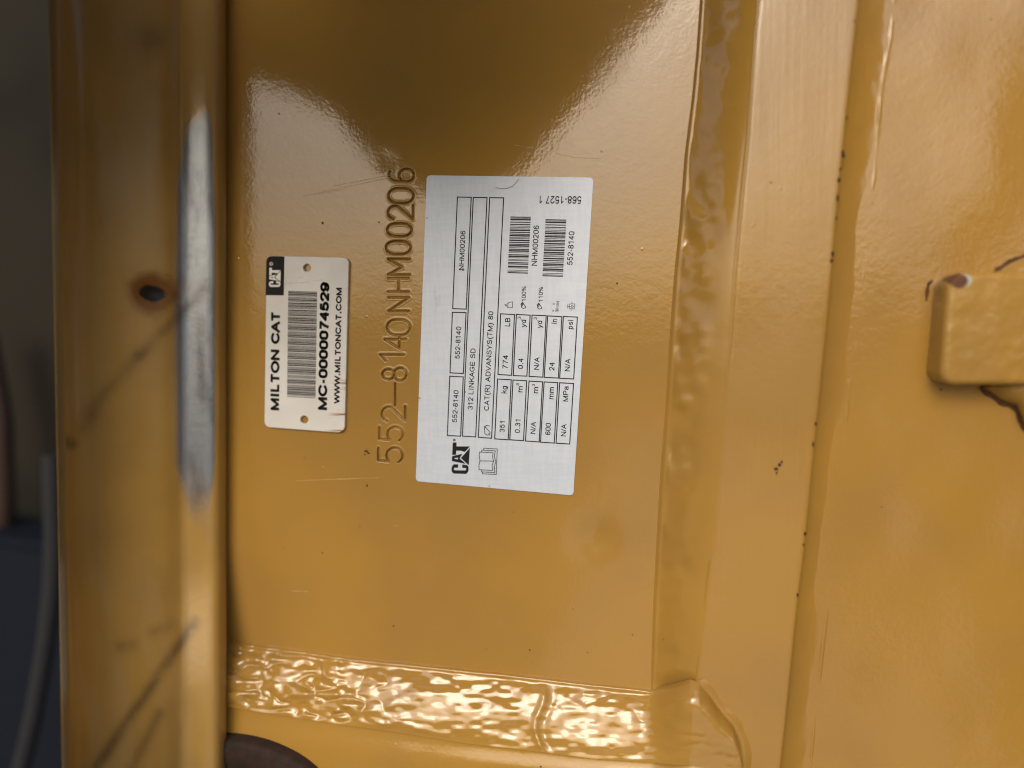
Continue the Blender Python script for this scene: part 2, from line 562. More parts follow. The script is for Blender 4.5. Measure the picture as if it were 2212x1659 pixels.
# soften the traced corner
YY = yu + TT * (yl - yu)
wu = -0.0004 + (W_FL + 0.0002) * sm(1400, 1512, XX)
blob = sm(1380, 1500, XX)
pr = (1 - blob) * (TT ** 0.85 + 0.10 * np.sin(np.pi * TT)) + blob * np.clip(1 - (1 - np.clip(TT * 2.2, 0, 1)) ** 2.4, 0, 1)
w = wu + (W_LOW + .0045 * blob - wu) * pr
w += 0.0006 * np.exp(-((TT - .045) / .03) ** 2) * (1 - blob)
env = sm(0, .12, TT) * sm(1, .9, TT)
rip = np.abs(fbm(XX * .026 + .5 * vnoise(XX * .02, YY * .02), YY * .040, 2)) * 1.25
left = sm(930, 700, XX)
w += env * (0.0013 * (rip - .25) * (0.08 + 0.85 * left + .35 * sm(0, .3, vnoise(XX * .012, YY * .02))) + 0.0008 * fbm(XX * .012, YY * .026, 3) * (1 - blob * .6))
w += env * 0.0005 * np.exp(-((XX - 1165 - 10 * np.sin(TT * 7)) / 8) ** 2) * sm(.05, .3, TT)
w -= env * 0.0003 * np.exp(-((XX - 1185 - 10 * np.sin(TT * 7)) / 9) ** 2) * sm(.05, .3, TT)
me = facing(grid_mesh("weld_bead", P(XX, YY, w)))
wide_bead = o = new_obj("weld_bead", me, M_WELDWET, bucket); o["label"] = "wide glossy rippled weld bead across the bottom"

# ---- little fillet of paint round the corner of that bead
pts = [(1509, 1470), (1530, 1494), (1558, 1533), (1586, 1565), (1602, 1600), (1607, 1640), (1607, 1700)]
pp = np.array(pts, float)
s0 = np.linspace(0, len(pp) - 1, 60)
cx_, cy_ = np.interp(s0, range(len(pp)), pp[:, 0]), np.interp(s0, range(len(pp)), pp[:, 1])
rows = []
for q, (ox, hw) in enumerate(((-7, .0092), (-2, .0096), (4, .0095), (10, .0092), (17, .0089))):
    rows.append(P(cx_ + ox, cy_ - ox * .35, hw + 0.0001 * np.sin(s0 * 3)))
me = facing(grid_mesh("paint_fillet", np.array(rows)))
new_obj("paint_fillet", me, M_WELD, wide_bead)

# ---- lower tube face under that bead
xs, ts = np.arange(486, 1640, 8.0), np.linspace(0, 1, 24)
XX, TT = np.meshgrid(xs, ts)
y0 = interp(XX, LO) - 8
YY = y0 + TT * (1800 - y0)
w = W_LOW + .0045 * sm(1400, 1500, XX) - 0.0012 * sm(.3, 0, TT) + 0.002 * TT + 0.0002 * fbm(XX * .01, YY * .01, 2)
w = w - 0.004 * sm(1590, 1640, XX)
me = facing(grid_mesh("lower_tube", P(XX, YY, w)))
new_obj("lower_tube", me, M_PAINT, bucket)

# ---- rusty pin end at the bottom left
c0 = P(500, 1722, 0.0135)
rx = np.linalg.norm(P(712, 1722, 0.0135) - c0)
rz = np.linalg.norm(P(500, 1602, 0.0135) - c0)
bm = bmesh.new()
prof_ = [(0.0, 0.0125), (.55, .0128), (.62, .0138), (.90, .0138), (.97, .0133), (1.0, .0125), (1.0, .005)]
n = 72
rings = []
for r_, h_ in prof_:
    rings.append([bm.verts.new((c0[0] + rx * r_ * math.cos(2 * math.pi * i / n), -h_, c0[2] + rz * r_ * math.sin(2 * math.pi * i / n))) for i in range(n)] if r_ > 0 else [bm.verts.new((c0[0], -h_, c0[2]))])
for a, b in zip(rings[:-1], rings[1:]):
    for i in range(n):
        if len(a) == 1:
            bm.faces.new((a[0], b[i], b[(i + 1) % n]))
        else:
            bm.faces.new((a[i], b[i], b[(i + 1) % n], a[(i + 1) % n]))
me = bpy.data.meshes.new("pin_end"); bm.to_mesh(me); bm.free(); facing(me)
o = new_obj("pin_end", me, M_BORE, bucket); o["label"] = "dark rusty round pin end at the bottom"

# ---- cast block on the right plate
rows = []
H = 0.0125
xs = np.arange(1975, 2330, 2.0); ys = np.arange(560, 862, 2.0)
# rounded box in plate space, built as a grid of its front wrapped over its sides
a = P(2050, 604, H); b = P(2031, 806, H); tr = P(2290, 577, H)
U0 = (a[0] + b[0]) / 2
uL0, uL1 = a[0], b[0]                       # left edge at top / bottom
vT, vB = P(2054, 588, H)[2], P(2033, 833, H)[2]
uR = P(2300, 700, H)[0]
R = 0.0016
nu, nv = 130, 96
prm_u = np.linspace(0, 1, nu); prm_v = np.linspace(0, 1, nv)


def wrap(t, n_side, length):
    """parameter along: side wall, rounded edge, face ... -> (position across, height)"""
    side, curve = H + 0.001 - R, R * math.pi / 2
    d = t
    pos = np.where(d < side, 0, np.where(d < side + curve, R * (1 - np.cos((d - side) / R)), d - side - curve + R))
    hgt = np.where(d < side, d - 0.001, np.where(d < side + curve, H - R + R * np.sin((d - side) / R), H))
    return pos, hgt


side, curve = H + 0.001 - R, R * math.pi / 2
LU = uR - min(uL0, uL1)
tu = np.concatenate([np.linspace(0, side, 10, endpoint=False), np.linspace(side, side + curve, 12, endpoint=False), np.linspace(side + curve, side + curve + LU - R, 90)])
pu, hu = wrap(tu, 0, 0)
LV = vT - vB
half = np.concatenate([np.linspace(0, side, 10, endpoint=False), np.linspace(side, side + curve, 12, endpoint=False), np.linspace(side + curve, side + curve + LV / 2 - R, 36)])
pv, hv = wrap(half, 0, 0)
pvf = np.concatenate([pv, (LV - pv[::-1])[1:]]); hvf = np.concatenate([hv, hv[::-1][1:]])
PU, PV = np.meshgrid(pu, pvf); HU, HV = np.meshgrid(hu, hvf)
hh = np.minimum(HU, HV)
zz = vB + PV
uu = uL1 + (uL0 - uL1) * (PV / LV) + PU
# rounded plan corners
rc = 0.0035
cu = np.clip(rc - PU, 0, rc); cv1 = np.clip(rc - PV, 0, rc); cv2 = np.clip(rc - (LV - PV), 0, rc)
for cv, sgn in ((cv1, 1), (cv2, -1)):
    m = np.maximum(cu, cv); r2 = np.hypot(cu, cv)
    sc = np.where((cu > 0) & (cv > 0), m / np.maximum(r2, 1e-9), 1)
    uu = uu + (cu - cu * sc); zz = zz + sgn * (cv - cv * sc)
hh = hh + 0.00018 * fbm(uu * 300, zz * 300, 3) * (hh > .008)
co_ = np.stack([uu, -hh, zz], -1)
me = facing(grid_mesh("lug_block", co_))
chip = P(2072, 607, H); r1 = np.hypot((uu - chip[0]) / .0019, (zz - chip[2]) / .0017)
add_attr(me, "rust", np.clip(1.5 - r1, 0, 1) * sm(.004, .008, hh))
chip = P(2078, 606, H); r2 = np.hypot((uu - chip[0]) / .0021, (zz - chip[2]) / .0016)
add_attr(me, "primer", np.clip(1.5 - r2, 0, 1) * sm(.004, .008, hh))
lug = new_obj("lug_block", me, M_LUG, bucket); lug["label"] = "thick rounded yellow block with a rusty knocked corner"

# welds of the block and the rusty seams round them
def blob(name, ring, cx0, cy0, hgt, parent):
    n_ = len(ring); rr = np.array(ring, float)
    rows_ = []
    for q in np.linspace(1, 0.02, 14):
        x = cx0 + (rr[:, 0] - cx0) * q; y = cy0 + (rr[:, 1] - cy0) * q
        rows_.append(P(x, y, W_RP - .0003 + hgt * math.sqrt(1 - q * q) + .0003 * fbm(x * .05, y * .05, 2)))
    return new_obj(name, facing(grid_mesh(name, np.array(rows_))), M_LUG, parent)


blob("weld_bead", [(2120, 838), (2140, 850), (2161, 866), (2180, 873), (2194, 877), (2204, 900), (2214, 926), (2250, 960), (2320, 960), (2320, 800), (2150, 800), (2120, 838)], 2230, 830, .006, lug)
blob("weld_bead", [(2150, 590), (2162, 580), (2180, 568), (2212, 555), (2260, 535), (2320, 530), (2320, 640), (2170, 640), (2150, 590)], 2240, 590, .006, lug)


def tube(name, pts, r, w, mat, parent, squash=.5):
    pts = np.array(pts, float); s = np.linspace(0, len(pts) - 1, 40)
    x, y = np.interp(s, range(len(pts)), pts[:, 0]), np.interp(s, range(len(pts)), pts[:, 1])
    c = P(x, y, w)
    d = np.gradient(c, axis=0); d /= np.linalg.norm(d, axis=1)[:, None]
    side = np.cross(d, [0, 1, 0])
    rows_ = []
    for a in np.linspace(0, math.pi, 7):
        rad = r * (.6 + .5 * np.abs(fbm(x * .06, y * .06, 2)) + .3 * np.sin(s * 2.1) ** 2)[:, None]
        rows_.append(c + side * rad * math.cos(a) - np.array([0, 1, 0]) * rad * squash * math.sin(a))
    return new_obj(name, facing(grid_mesh(name, np.array(rows_))), mat, parent)


tube("rust_seam", [(2118, 836), (2140, 851), (2161, 867), (2180, 874), (2194, 878), (2203, 900), (2213, 926), (2240, 955)], .0010, W_RP, M_RUST, lug)
tube("rust_seam", [(2150, 586), (2162, 580), (2180, 567), (2212, 554), (2260, 533)], .0007, W_RP, M_RUST, lug)
tube("rust_seam", [(2014, 606), (2005, 614), (2003, 626), (2000, 650)], .0005, W_RP, M_RUST, lug)

# ---- paint knocked off along the strip's edge and elsewhere
def flakes(name, spots, wfun, mat, parent):
    bm = bmesh.new()
    for x, y, sx, sy in spots:
        n_ = 9
        ring = []
        for i in range(n_):
            a = 2 * math.pi * i / n_
            j = random.uniform(.6, 1.15)
            ring.append((x + sx * j * math.cos(a), y + sy * j * math.sin(a)))
        hi = [bm.verts.new(P(px, py, wfun(px, py) + .00006)) for px, py in ring]
        lo = [bm.verts.new(P(px, py, wfun(px, py) - .0002)) for px, py in ring]
        bm.faces.new(hi)
        for i in range(n_):
            bm.faces.new((hi[i], hi[(i + 1) % n_], lo[(i + 1) % n_], lo[i]))
    bmesh.ops.recalc_face_normals(bm, faces=bm.faces)
    me = bpy.data.meshes.new(name); bm.to_mesh(me); bm.free()
    o = new_obj(name, me, mat, parent, smooth=False)
    o["kind"] = "stuff"
    return o


edge = [(1823, 335, 4, 9), (1820, 328, 3, 5), (1816, 364, 3, 4), (1813, 388, 4.5, 7), (1810, 428, 3.5, 8), (1799, 548, 3.5, 6), (1797, 563, 3.5, 5), (1830, 254, 2, 5), (1762, 915, 2.5, 5), (1757, 960, 3, 7), (1739, 1153, 4, 4), (1736, 1177, 3, 4), (1723, 1285, 2.5, 5), (1807, 470, 2, 5), (1846, 46, 3, 3)]
flakes("paint_chips", edge, lambda x, y: W_FL + .0002, M_CHIP, strip)
flakes("paint_chips", [(790, 975, 5, 3), (796, 979, 4, 3), (788, 982, 2, 2), (793, 1049, 2, 4), (850, 1352, 2.2, 2.2), (600, 1430, 1.5, 1.5), (697, 482, 3, 3)], lambda x, y: 0.0, M_CHIP, back_plate)
flakes("paint_chips", [(1677, 1013, 5, 4), (1684, 1004, 4, 4), (1689, 998, 3, 3), (1678, 1022, 2, 4)], lambda x, y: W_FL + .00015, M_CHIP, strip)

# ---- scratches in the paint
sc_pl = [[(640, 1039), (700, 1036), (760, 1034), (838, 1031)], [(690, 415), (760, 401), (830, 386), (858, 380)], [(655, 423), (700, 416), (745, 409)], [(720, 402), (790, 388), (850, 377)], [(1110, 313), (1160, 322), (1240, 340), (1300, 343)], [(630, 1276), (665, 1278)]]
M_SCR = flat("scratched_paint", (.46, .33, .15), .4, .3)
bm = bmesh.new()
for pl in sc_pl:
    for (x0, y0), (x1, y1) in zip(pl[:-1], pl[1:]):
        for q0 in range(4):
            if random.random() < .12:
                continue
            a0, a1 = q0 / 4, (q0 + 1) / 4
            hw = random.uniform(.25, .65)
            p_ = [(x0 + (x1 - x0) * a0, y0 + (y1 - y0) * a0 - hw), (x0 + (x1 - x0) * a1, y0 + (y1 - y0) * a1 - hw), (x0 + (x1 - x0) * a1, y0 + (y1 - y0) * a1 + hw), (x0 + (x1 - x0) * a0, y0 + (y1 - y0) * a0 + hw)]
            bm.faces.new([bm.verts.new(P(a, b, .00006)) for a, b in p_])
me = bpy.data.meshes.new("scratches"); bm.to_mesh(me); bm.free()
o = new_obj("scratches", facing(me), M_SCR, back_plate, smooth=False); o["kind"] = "stuff"

# ---- the hinge ear close to the lens on the left
EAR = [(466, -3), (478, -1.5), (486, 0.2), (490, -1.2), (490.5, 0.8), (487, 3.0), (479, 5.2), (468, 7.0), (455, 8.0), (437, 8.6), (415, 9.2), (398, 10.0), (385, 11.2), (370, 13.2), (345, 15.8), (315, 18.4), (285, 21.0), (250, 24.0), (215, 27.0), (185, 30.0), (160, 33.2), (143, 36.2), (132, 38.8), (125, 41.4), (120, 44.3)]
e = np.array(EAR, float)
tq = np.linspace(0, len(e) - 1, 110)
ex, ew = np.interp(tq, range(len(e)), e[:, 0]), np.interp(tq, range(len(e)), e[:, 1]) / 1000
kern = np.ones(7) / 7
ex = np.concatenate([ex[:3], np.convolve(ex, kern, 'valid'), ex[-3:]]); ew = np.concatenate([ew[:3], np.convolve(ew, kern, 'valid'), ew[-3:]])
ys = np.arange(-120, 1790, 5.0)
XX, YY = np.meshgrid(ex, ys); WW = np.broadcast_to(ew, XX.shape).copy()
lw = sm(400, 120, XX)
XS = XX + lw * ((YY - 829) * 29 / 1659)
# knock hole
kn = np.hypot((XS - 335) / 34, (YY - 632) / 26)
rust = np.exp(-(np.hypot((XS - 330) / 62, (YY - 632) / 46)) ** 2) * .75 + .35 * np.exp(-(np.hypot((XS - 335 - .6 * (YY - 632)) / 30, (YY - 634) / 13)) ** 2)
WW = WW + 0.010 * sm(1150, 1620, YY)
front = P(XS, YY, WW)
front[..., 0] -= 0.0015 * np.exp(-kn ** 2)
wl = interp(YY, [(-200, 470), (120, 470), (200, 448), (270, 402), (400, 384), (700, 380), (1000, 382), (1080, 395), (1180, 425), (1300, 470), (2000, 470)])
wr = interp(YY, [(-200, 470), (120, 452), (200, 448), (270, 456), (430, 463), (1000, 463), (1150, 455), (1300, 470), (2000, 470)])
sky_streak = np.clip(sm(-20, 22, XS - wl) * sm(10, -10, XS - wr) * sm(140, 330, YY) * sm(1260, 900, YY), 0, 1)  # mask of the sky reflection painted along the ear's rounded edge
sky_streak = np.maximum(sky_streak, .9 * sm(20, 0, np.abs(XS - 487)) * 0)


def seg(x0, y0, x1, y1, r):
    dx, dy = x1 - x0, y1 - y0
    t = np.clip(((XS - x0) * dx + (YY - y0) * dy) / (dx * dx + dy * dy), 0, 1)
    return np.exp(-((XS - x0 - t * dx) ** 2 + (YY - y0 - t * dy) ** 2) / r ** 2)


gr = .45 * seg(440, 625, 300, 770, 14) + .35 * seg(300, 770, 190, 890, 16) + .7 * seg(420, 1345, 210, 1655, 13) + .45 * seg(345, 1540, 285, 1659, 13) + .6 * seg(140, 955, 155, 960, 14)
gr += .4 * seg(258, 1398, 285, 1392, 14) + .3 * seg(330, 1365, 370, 1350, 14) + .45 * seg(320, 85, 330, 85, 32) + .3 * seg(200, 900, 180, 925, 19) + .35 * seg(432, 690, 436, 860, 11) + .3 * seg(410, 980, 412, 1010, 13)
# close the body behind
r, c = XX.shape
back = front[:, ::-1].copy()
back[..., 0] -= 0.008; back[..., 1] += 0.0145
full = np.concatenate([front, back[:, 2:-2], front[:, :1]], 1)
me = grid_mesh("hinge_ear", full, flip=True)
bm = bmesh.new(); bm.from_mesh(me); bmesh.ops.remove_doubles(bm, verts=bm.verts, dist=1e-7); bm.to_mesh(me); bm.free()


def fullat(a):
    return np.concatenate([a, np.zeros_like(back[:, 2:-2, 0]), a[:, :1]], 1)


# attributes after merging: the closing column is dropped, so write by nearest order
nv_ = full.shape[1] - 1
vals = {"sky_streak": fullat(sky_streak)[:, :nv_], "rust": fullat(rust)[:, :nv_], "grime": fullat(np.clip(gr, 0, 1))[:, :nv_]}
vco = np.empty(len(me.vertices) * 3, np.float32); me.vertices.foreach_get("co", vco); vco = vco.reshape(-1, 3)
key = {tuple(np.round(p * 1e6).astype(int)): i for i, p in enumerate(full[:, :nv_].reshape(-1, 3).astype(np.float32))}
idx = np.array([key.get(tuple(np.round(p * 1e6).astype(int)), 0) for p in vco])
for nme, a in vals.items():
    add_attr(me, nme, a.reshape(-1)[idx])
ear = new_obj("hinge_ear", me, M_EAR, bucket); ear["label"] = "blurred yellow ear in the foreground with painted sky-reflection streak and rust pit"

# ---- blockers added outside the frame, shaped for the gloss paint to mirror
def prism(name, ring, y0, y1, mat, parent, bev=.004):
    bm = bmesh.new()
    lo = [bm.verts.new((x, y0, z)) for x, z in ring]; hi = [bm.verts.new((x, y1, z)) for x, z in ring]
    n_ = len(ring)
    bm.faces.new(lo); bm.faces.new(hi)
    for i in range(n_):
        bm.faces.new((lo[i], lo[(i + 1) % n_], hi[(i + 1) % n_], hi[i]))
    bmesh.ops.recalc_face_normals(bm, faces=bm.faces)
    bmesh.ops.bevel(bm, geom=bm.edges[:], offset=bev, segments=2, affect='EDGES')
    me = bpy.data.meshes.new(name); bm.to_mesh(me); bm.free()
    return new_obj(name, me, mat, parent, smooth=False)


def mirror(px, py, y):
    """where the mirror ray of the plate at this pixel meets the plane at distance y before the plate"""
    p = P(px, py, 0.0)
    c = np.array([cam_u, -cam_w, cam_v])
    d = p - c
    d[1] = -d[1]
    t = -y / d[1] * 1.0
    return p + d * abs(t)


YO = 0.13
edge_px = [(440, 136), (490, 158), (600, 188), (720, 245), (790, 330), (850, 375), (920, 430), (985, 455), (1050, 440), (1130, 372), (1220, 262), (1275, 190), (1340, 92), (1392, 0), (1440, -120)]
def blocker_ring(y):
    q = [mirror(x, yy_, y) for x, yy_ in edge_px]
    top = P(np.linspace(-400, 2600, 40), np.full(40, -60.0), y)     # stays clear of the view
    q = [(float(p[0]), max(float(p[2]), float(np.interp(p[0], top[:, 0], top[:, 2])))) for p in q]
    return [(q[0][0] - .004, .170)] + q + [(q[-1][0] + .01, .170)]


M_DARK = paint("blocker_paint", rough=0.4, base=(.30, .18, .03), base2=(.22, .13, .03))  # serves only the added, unseen blockers
bm = bmesh.new()
LV_ = (.080, .11, .14)
rings_ = [[bm.verts.new((x, -y, z)) for x, z in blocker_ring(y)] for y in LV_]
bm.faces.new(rings_[0]); bm.faces.new(rings_[-1])
for lo, hi in zip(rings_[:-1], rings_[1:]):
    for i in range(len(lo)):
        j = (i + 1) % len(lo)
        bm.faces.new((lo[i], lo[j], hi[j], hi[i]))
bmesh.ops.recalc_face_normals(bm, faces=bm.faces)
me = bpy.data.meshes.new("gloss_blocker"); bm.to_mesh(me); bm.free()
o = new_obj("gloss_blocker", me, M_DARK, bucket, smooth=False)  # added out of view; its outline gives the dark V in the gloss
o["label"] = "pointed link arm that hangs in front of the plate above"

# unseen box added just above the frame to shade the plate's top
o = prism("top_blocker", [(-.070, .142), (-.045, .128), (-.01, .128), (.026, .140), (.030, .15), (.030, .20), (-.075, .20), (-.075, .15)], -.002, -.030, M_DARK, bucket, .006)
o["label"] = "unseen box added above the plate to shade its top"

o = prism("hinge_ear", [(.185, -.30), (.21, -.30), (.21, .35), (.185, .35)], -.001, -.15, M_DARK, bucket, .004)  # unseen slab added to keep side light off right-facing surfaces
o["label"] = "unseen slab added right of the cast block to shade that side"

# unseen pale patch added on the ground, shaped to mirror in the lower paint
def floor_hit(px, py):
    p = P(px, py, 0.0); c = np.array([cam_u, -cam_w, cam_v]); d = p - c
    d[1] = -d[1]
    t = (GZ + .004 - p[2]) / d[2]
    q = p + d * t
    return (float(q[0]), float(q[1]), GZ + .004)


pad = [floor_hit(*q) for q in ((1330, 900), (1600, 930), (1860, 1000), (1905, 1130), (1915, 1280), (1900, 1400), (1950, 1480), (2060, 1480), (2130, 1390), (2160, 1260), (2380, 1180), (2500, 1900), (1120, 1900), (1150, 1560), (1190, 1330), (1270, 1150))]
me = bpy.data.meshes.new("mirrored_patch"); me.from_pydata(pad, [], [tuple(range(len(pad)))])
bm = bmesh.new(); bm.from_mesh(me); bmesh.ops.triangulate(bm, faces=bm.faces)
for fc in bm.faces:
    fc.normal_update()
    if fc.normal.z < 0:
        fc.normal_flip()
bm.to_mesh(me); bm.free()
k = NT("pale_patch"); co = k.coord()
k.l(k.mix(k.ramp(k.noise(co, 8, 5, .6), .3, .7), (.62, .59, .53), (.50, .47, .42)), k.b.inputs["Base Color"])
k.b.inputs["Roughness"].default_value = .9
o = new_obj("mirrored_patch", me, k.m, smooth=False); o["kind"] = "structure"

# ------------------------------------------------------------------ lettering tools
def A_(cx, cy, rx, ry, a0, a1, n=10):
    return [(cx + rx * math.cos(math.radians(a0 + (a1 - a0) * i / n)), cy + ry * math.sin(math.radians(a0 + (a1 - a0) * i / n))) for i in range(n + 1)]


# monoline sans letters: (advance, centre lines), capital height 1
FONT = {
    ' ': (.36, []), '-': (.42, [[(.06, .38), (.36, .38)]]), '.': (.36, [[(.18, .0), (.18, .07)]]), '/': (.38, [[(.02, 0), (.36, 1)]]),
    '(': (.42, [A_(.55, .38, .42, .68, 115, 245)]), ')': (.42, [A_(-.13, .38, .42, .68, 65, -65)]),
    '%': (1.12, [A_(.24, .75, .17, .25, 0, 360), A_(.88, .25, .17, .25, 0, 360), [(.30, 0), (.82, 1)]]),
    '0': (.72, [A_(.36, .72, .27, .28, 0, 180, 8) + A_(.36, .28, .27, .28, 180, 360, 8) + [(.63, .72)]]),
    '1': (.72, [[(.16, .75), (.42, 1), (.42, 0)]]),
    '2': (.72, [A_(.36, .70, .28, .30, 165, -25) + [(.10, 0), (.65, 0)]]),
    '3': (.72, [A_(.34, .75, .26, .25, 150, -90) + A_(.34, .27, .30, .27, 90, -150)]),
    '4': (.72, [[(.50, 0), (.50, 1), (.05, .30), (.68, .30)]]),
    '5': (.72, [[(.60, 1), (.18, 1), (.11, .52)] + A_(.35, .32, .29, .32, 140, -150)]),
    '6': (.72, [A_(.37, .31, .28, .31, 0, 360), [(.09, .36)] + A_(.40, .62, .30, .38, 170, 45)]),
    '7': (.72, [[(.08, 1), (.64, 1), (.40, .50), (.28, 0)]]),
    '8': (.72, [A_(.36, .76, .24, .24, 0, 360), A_(.36, .26, .29, .26, 0, 360)]),
    '9': (.72, [A_(.35, .69, .28, .31, 0, 360), [(.63, .64)] + A_(.32, .38, .30, .38, -10, -135)]),
    'A': (.86, [[(.04, 0), (.43, 1), (.82, 0)], [(.18, .34), (.68, .34)]]),
    'B': (.90, [[(.12, 0), (.12, 1), (.50, 1)] + A_(.50, .77, .24, .23, 90, -90) + [(.12, .54)], [(.50, .54)] + A_(.52, .27, .28, .27, 90, -90) + [(.12, 0)]]),
    'C': (.96, [A_(.50, .5, .42, .5, 42, 318, 16)]),
    'D': (.96, [[(.12, 0), (.12, 1), (.45, 1)] + A_(.45, .5, .40, .5, 90, -90, 12) + [(.12, 0)]]),
    'E': (.88, [[(.78, 1), (.12, 1), (.12, 0), (.80, 0)], [(.12, .52), (.72, .52)]]),
    'G': (1.02, [A_(.52, .5, .43, .5, 45, 330, 16) + [(.92, .46), (.56, .46)]]),
    'H': (.96, [[(.12, 0), (.12, 1)], [(.84, 0), (.84, 1)], [(.12, .53), (.84, .53)]]),
    'I': (.38, [[(.19, 0), (.19, 1)]]),
    'K': (.90, [[(.12, 0), (.12, 1)], [(.82, 1), (.12, .35)], [(.38, .58), (.86, 0)]]),
    'L': (.74, [[(.12, 1), (.12, 0), (.68, 0)]]),
    'M': (1.10, [[(.12, 0), (.12, 1), (.55, 0), (.98, 1), (.98, 0)]]),
    'N': (.96, [[(.12, 0), (.12, 1), (.84, 0), (.84, 1)]]),
    'O': (1.04, [A_(.52, .5, .44, .5, 0, 360, 22)]),
    'P': (.88, [[(.12, 0), (.12, 1), (.52, 1)] + A_(.52, .73, .27, .27, 90, -90) + [(.12, .46)]]),
    'R': (.96, [[(.12, 0), (.12, 1), (.55, 1)] + A_(.55, .75, .27, .25, 90, -90) + [(.12, .50)], [(.50, .48), (.88, 0)]]),
    'S': (.88, [A_(.44, .745, .30, .255, 25, 240, 12) + A_(.44, .27, .35, .27, 75, -160, 12)]),
    'T': (.82, [[(.03, 1), (.79, 1)], [(.41, 1), (.41, 0)]]),
    'V': (.86, [[(.04, 1), (.43, 0), (.82, 1)]]),
    'W': (1.26, [[(.04, 1), (.33, 0), (.63, 1), (.93, 0), (1.22, 1)]]),
    'Y': (.86, [[(.03, 1), (.43, .42), (.83, 1)], [(.43, .42), (.43, 0)]]),
    'a': (.72, [A_(.34, .52, .24, .20, 160, 0) + [(.58, .0)], [(.58, .42), (.30, .40)] + A_(.30, .20, .22, .20, 90, 270) + [(.58, .16)]]),
    'd': (.72, [A_(.34, .36, .26, .36, 0, 360), [(.60, 0), (.60, 1)]]),
    'g': (.72, [A_(.34, .36, .26, .36, 0, 360), [(.60, .72), (.60, .0)] + A_(.34, -.02, .26, .24, 0, -150)]),
    'i': (.30, [[(.15, 0), (.15, .72)], [(.15, .92), (.15, 1)]]),
    'k': (.64, [[(.10, 0), (.10, 1)], [(.54, .72), (.10, .28)], [(.26, .44), (.60, 0)]]),
    'm': (1.06, [[(.10, 0), (.10, .72)], A_(.32, .50, .21, .22, 175, 0, 6) + [(.53, 0)], A_(.745, .50, .215, .22, 175, 0, 6) + [(.96, 0)]]),
    'n': (.72, [[(.10, 0), (.10, .72)], A_(.35, .47, .25, .25, 175, 0, 6) + [(.60, 0)]]),
    'p': (.72, [A_(.36, .36, .26, .36, 0, 360), [(.10, .72), (.10, -.28)]]),
    's': (.66, [A_(.33, .53, .21, .18, 25, 240, 8) + A_(.33, .19, .25, .19, 75, -160, 8)]),
    'y': (.64, [[(.03, .72), (.32, .02)], [(.61, .72), (.32, .02), (.22, -.20), (.06, -.27)]]),
}
_cache = {}


def glyph_mesh(txt, sw):
    """flat outlines of a line of letters, stroke width sw (capital height 1)"""
    if (txt, sw) in _cache:
        return _cache[(txt, sw)]
    V, Fc, x = [], [], 0.0
    h = sw / 2
    sq = 1 - sw
    for ch in txt:
        adv, pls = FONT[ch]
        for pl in pls:
            q = [(x + px, h + py * sq if py >= 0 else h + py) for px, py in pl]
            for i, ((x0, y0), (x1, y1)) in enumerate(zip(q[:-1], q[1:])):
                L = math.hypot(x1 - x0, y1 - y0)
                if L < 1e-6:
                    continue
                dx, dy = (x1 - x0) / L * h, (y1 - y0) / L * h
                # square off free ends that stand on the base line or reach the cap line
                e0 = e1 = 0.0
                if i == 0 and abs(dy) > .5 * h: e0 = 1.0
                if i == len(q) - 2 and abs(dy) > .5 * h: e1 = 1.0
                n0 = len(V)
                V += [(x0 - dx * e0 - dy, y0 - dy * e0 + dx), (x0 - dx * e0 + dy, y0 - dy * e0 - dx), (x1 + dx * e1 + dy, y1 + dy * e1 - dx), (x1 + dx * e1 - dy, y1 + dy * e1 + dx)]
                Fc.append((n0, n0 + 1, n0 + 2, n0 + 3))
                if i < len(q) - 2:
                    n0 = len(V)
                    V += [(x1 + h * math.cos(k_ * math.pi / 4), y1 + h * math.sin(k_ * math.pi / 4)) for k_ in range(8)]
                    Fc.append(tuple(range(n0, n0 + 8)))
        x += adv + (.04 if sw < .15 else .10)
    v = np.array(V, float)
    v[:, 1] = np.clip(v[:, 1], -.3, 1.0)
    _cache[(txt, sw)] = (v, Fc)
    return v, Fc


def up_front(me):
    bm = bmesh.new(); bm.from_mesh(me)
    for fc in bm.faces:
        fc.normal_update()
        if fc.normal.y > 0:
            fc.normal_flip()
    bm.to_mesh(me); bm.free()


def mesh2d(name, v2, faces, org, e, up, w, mat, parent, thick=0.0):
    v = org + v2[:, :1] * e + v2[:, 1:2] * up
    v[:, 1] = -w
    me = bpy.data.meshes.new(name)
    me.from_pydata([tuple(map(float, p)) for p in v], [], faces)
    up_front(me)
    return new_obj(name, me, mat, parent, smooth=False)


def text(txt, b0, b1, h, w, mat, parent, sw=0.125, name="lettering"):
    v, f = glyph_mesh(txt, sw)
    p0, p1 = P(*b0, w), P(*b1, w)
    L = np.linalg.norm(p1 - p0); e = (p1 - p0) / L
    up = np.array([-e[2], 0, e[0]])
    hm = h * DIST / F_PX * 1.02
    vv = v.copy()
    vv[:, 0] = (v[:, 0] - v[:, 0].min()) / (v[:, 0].max() - v[:, 0].min()) * L
    vv[:, 1] = v[:, 1] * hm
    o = mesh2d(name, vv, f, p0, e, up, w, mat, parent)
    return o


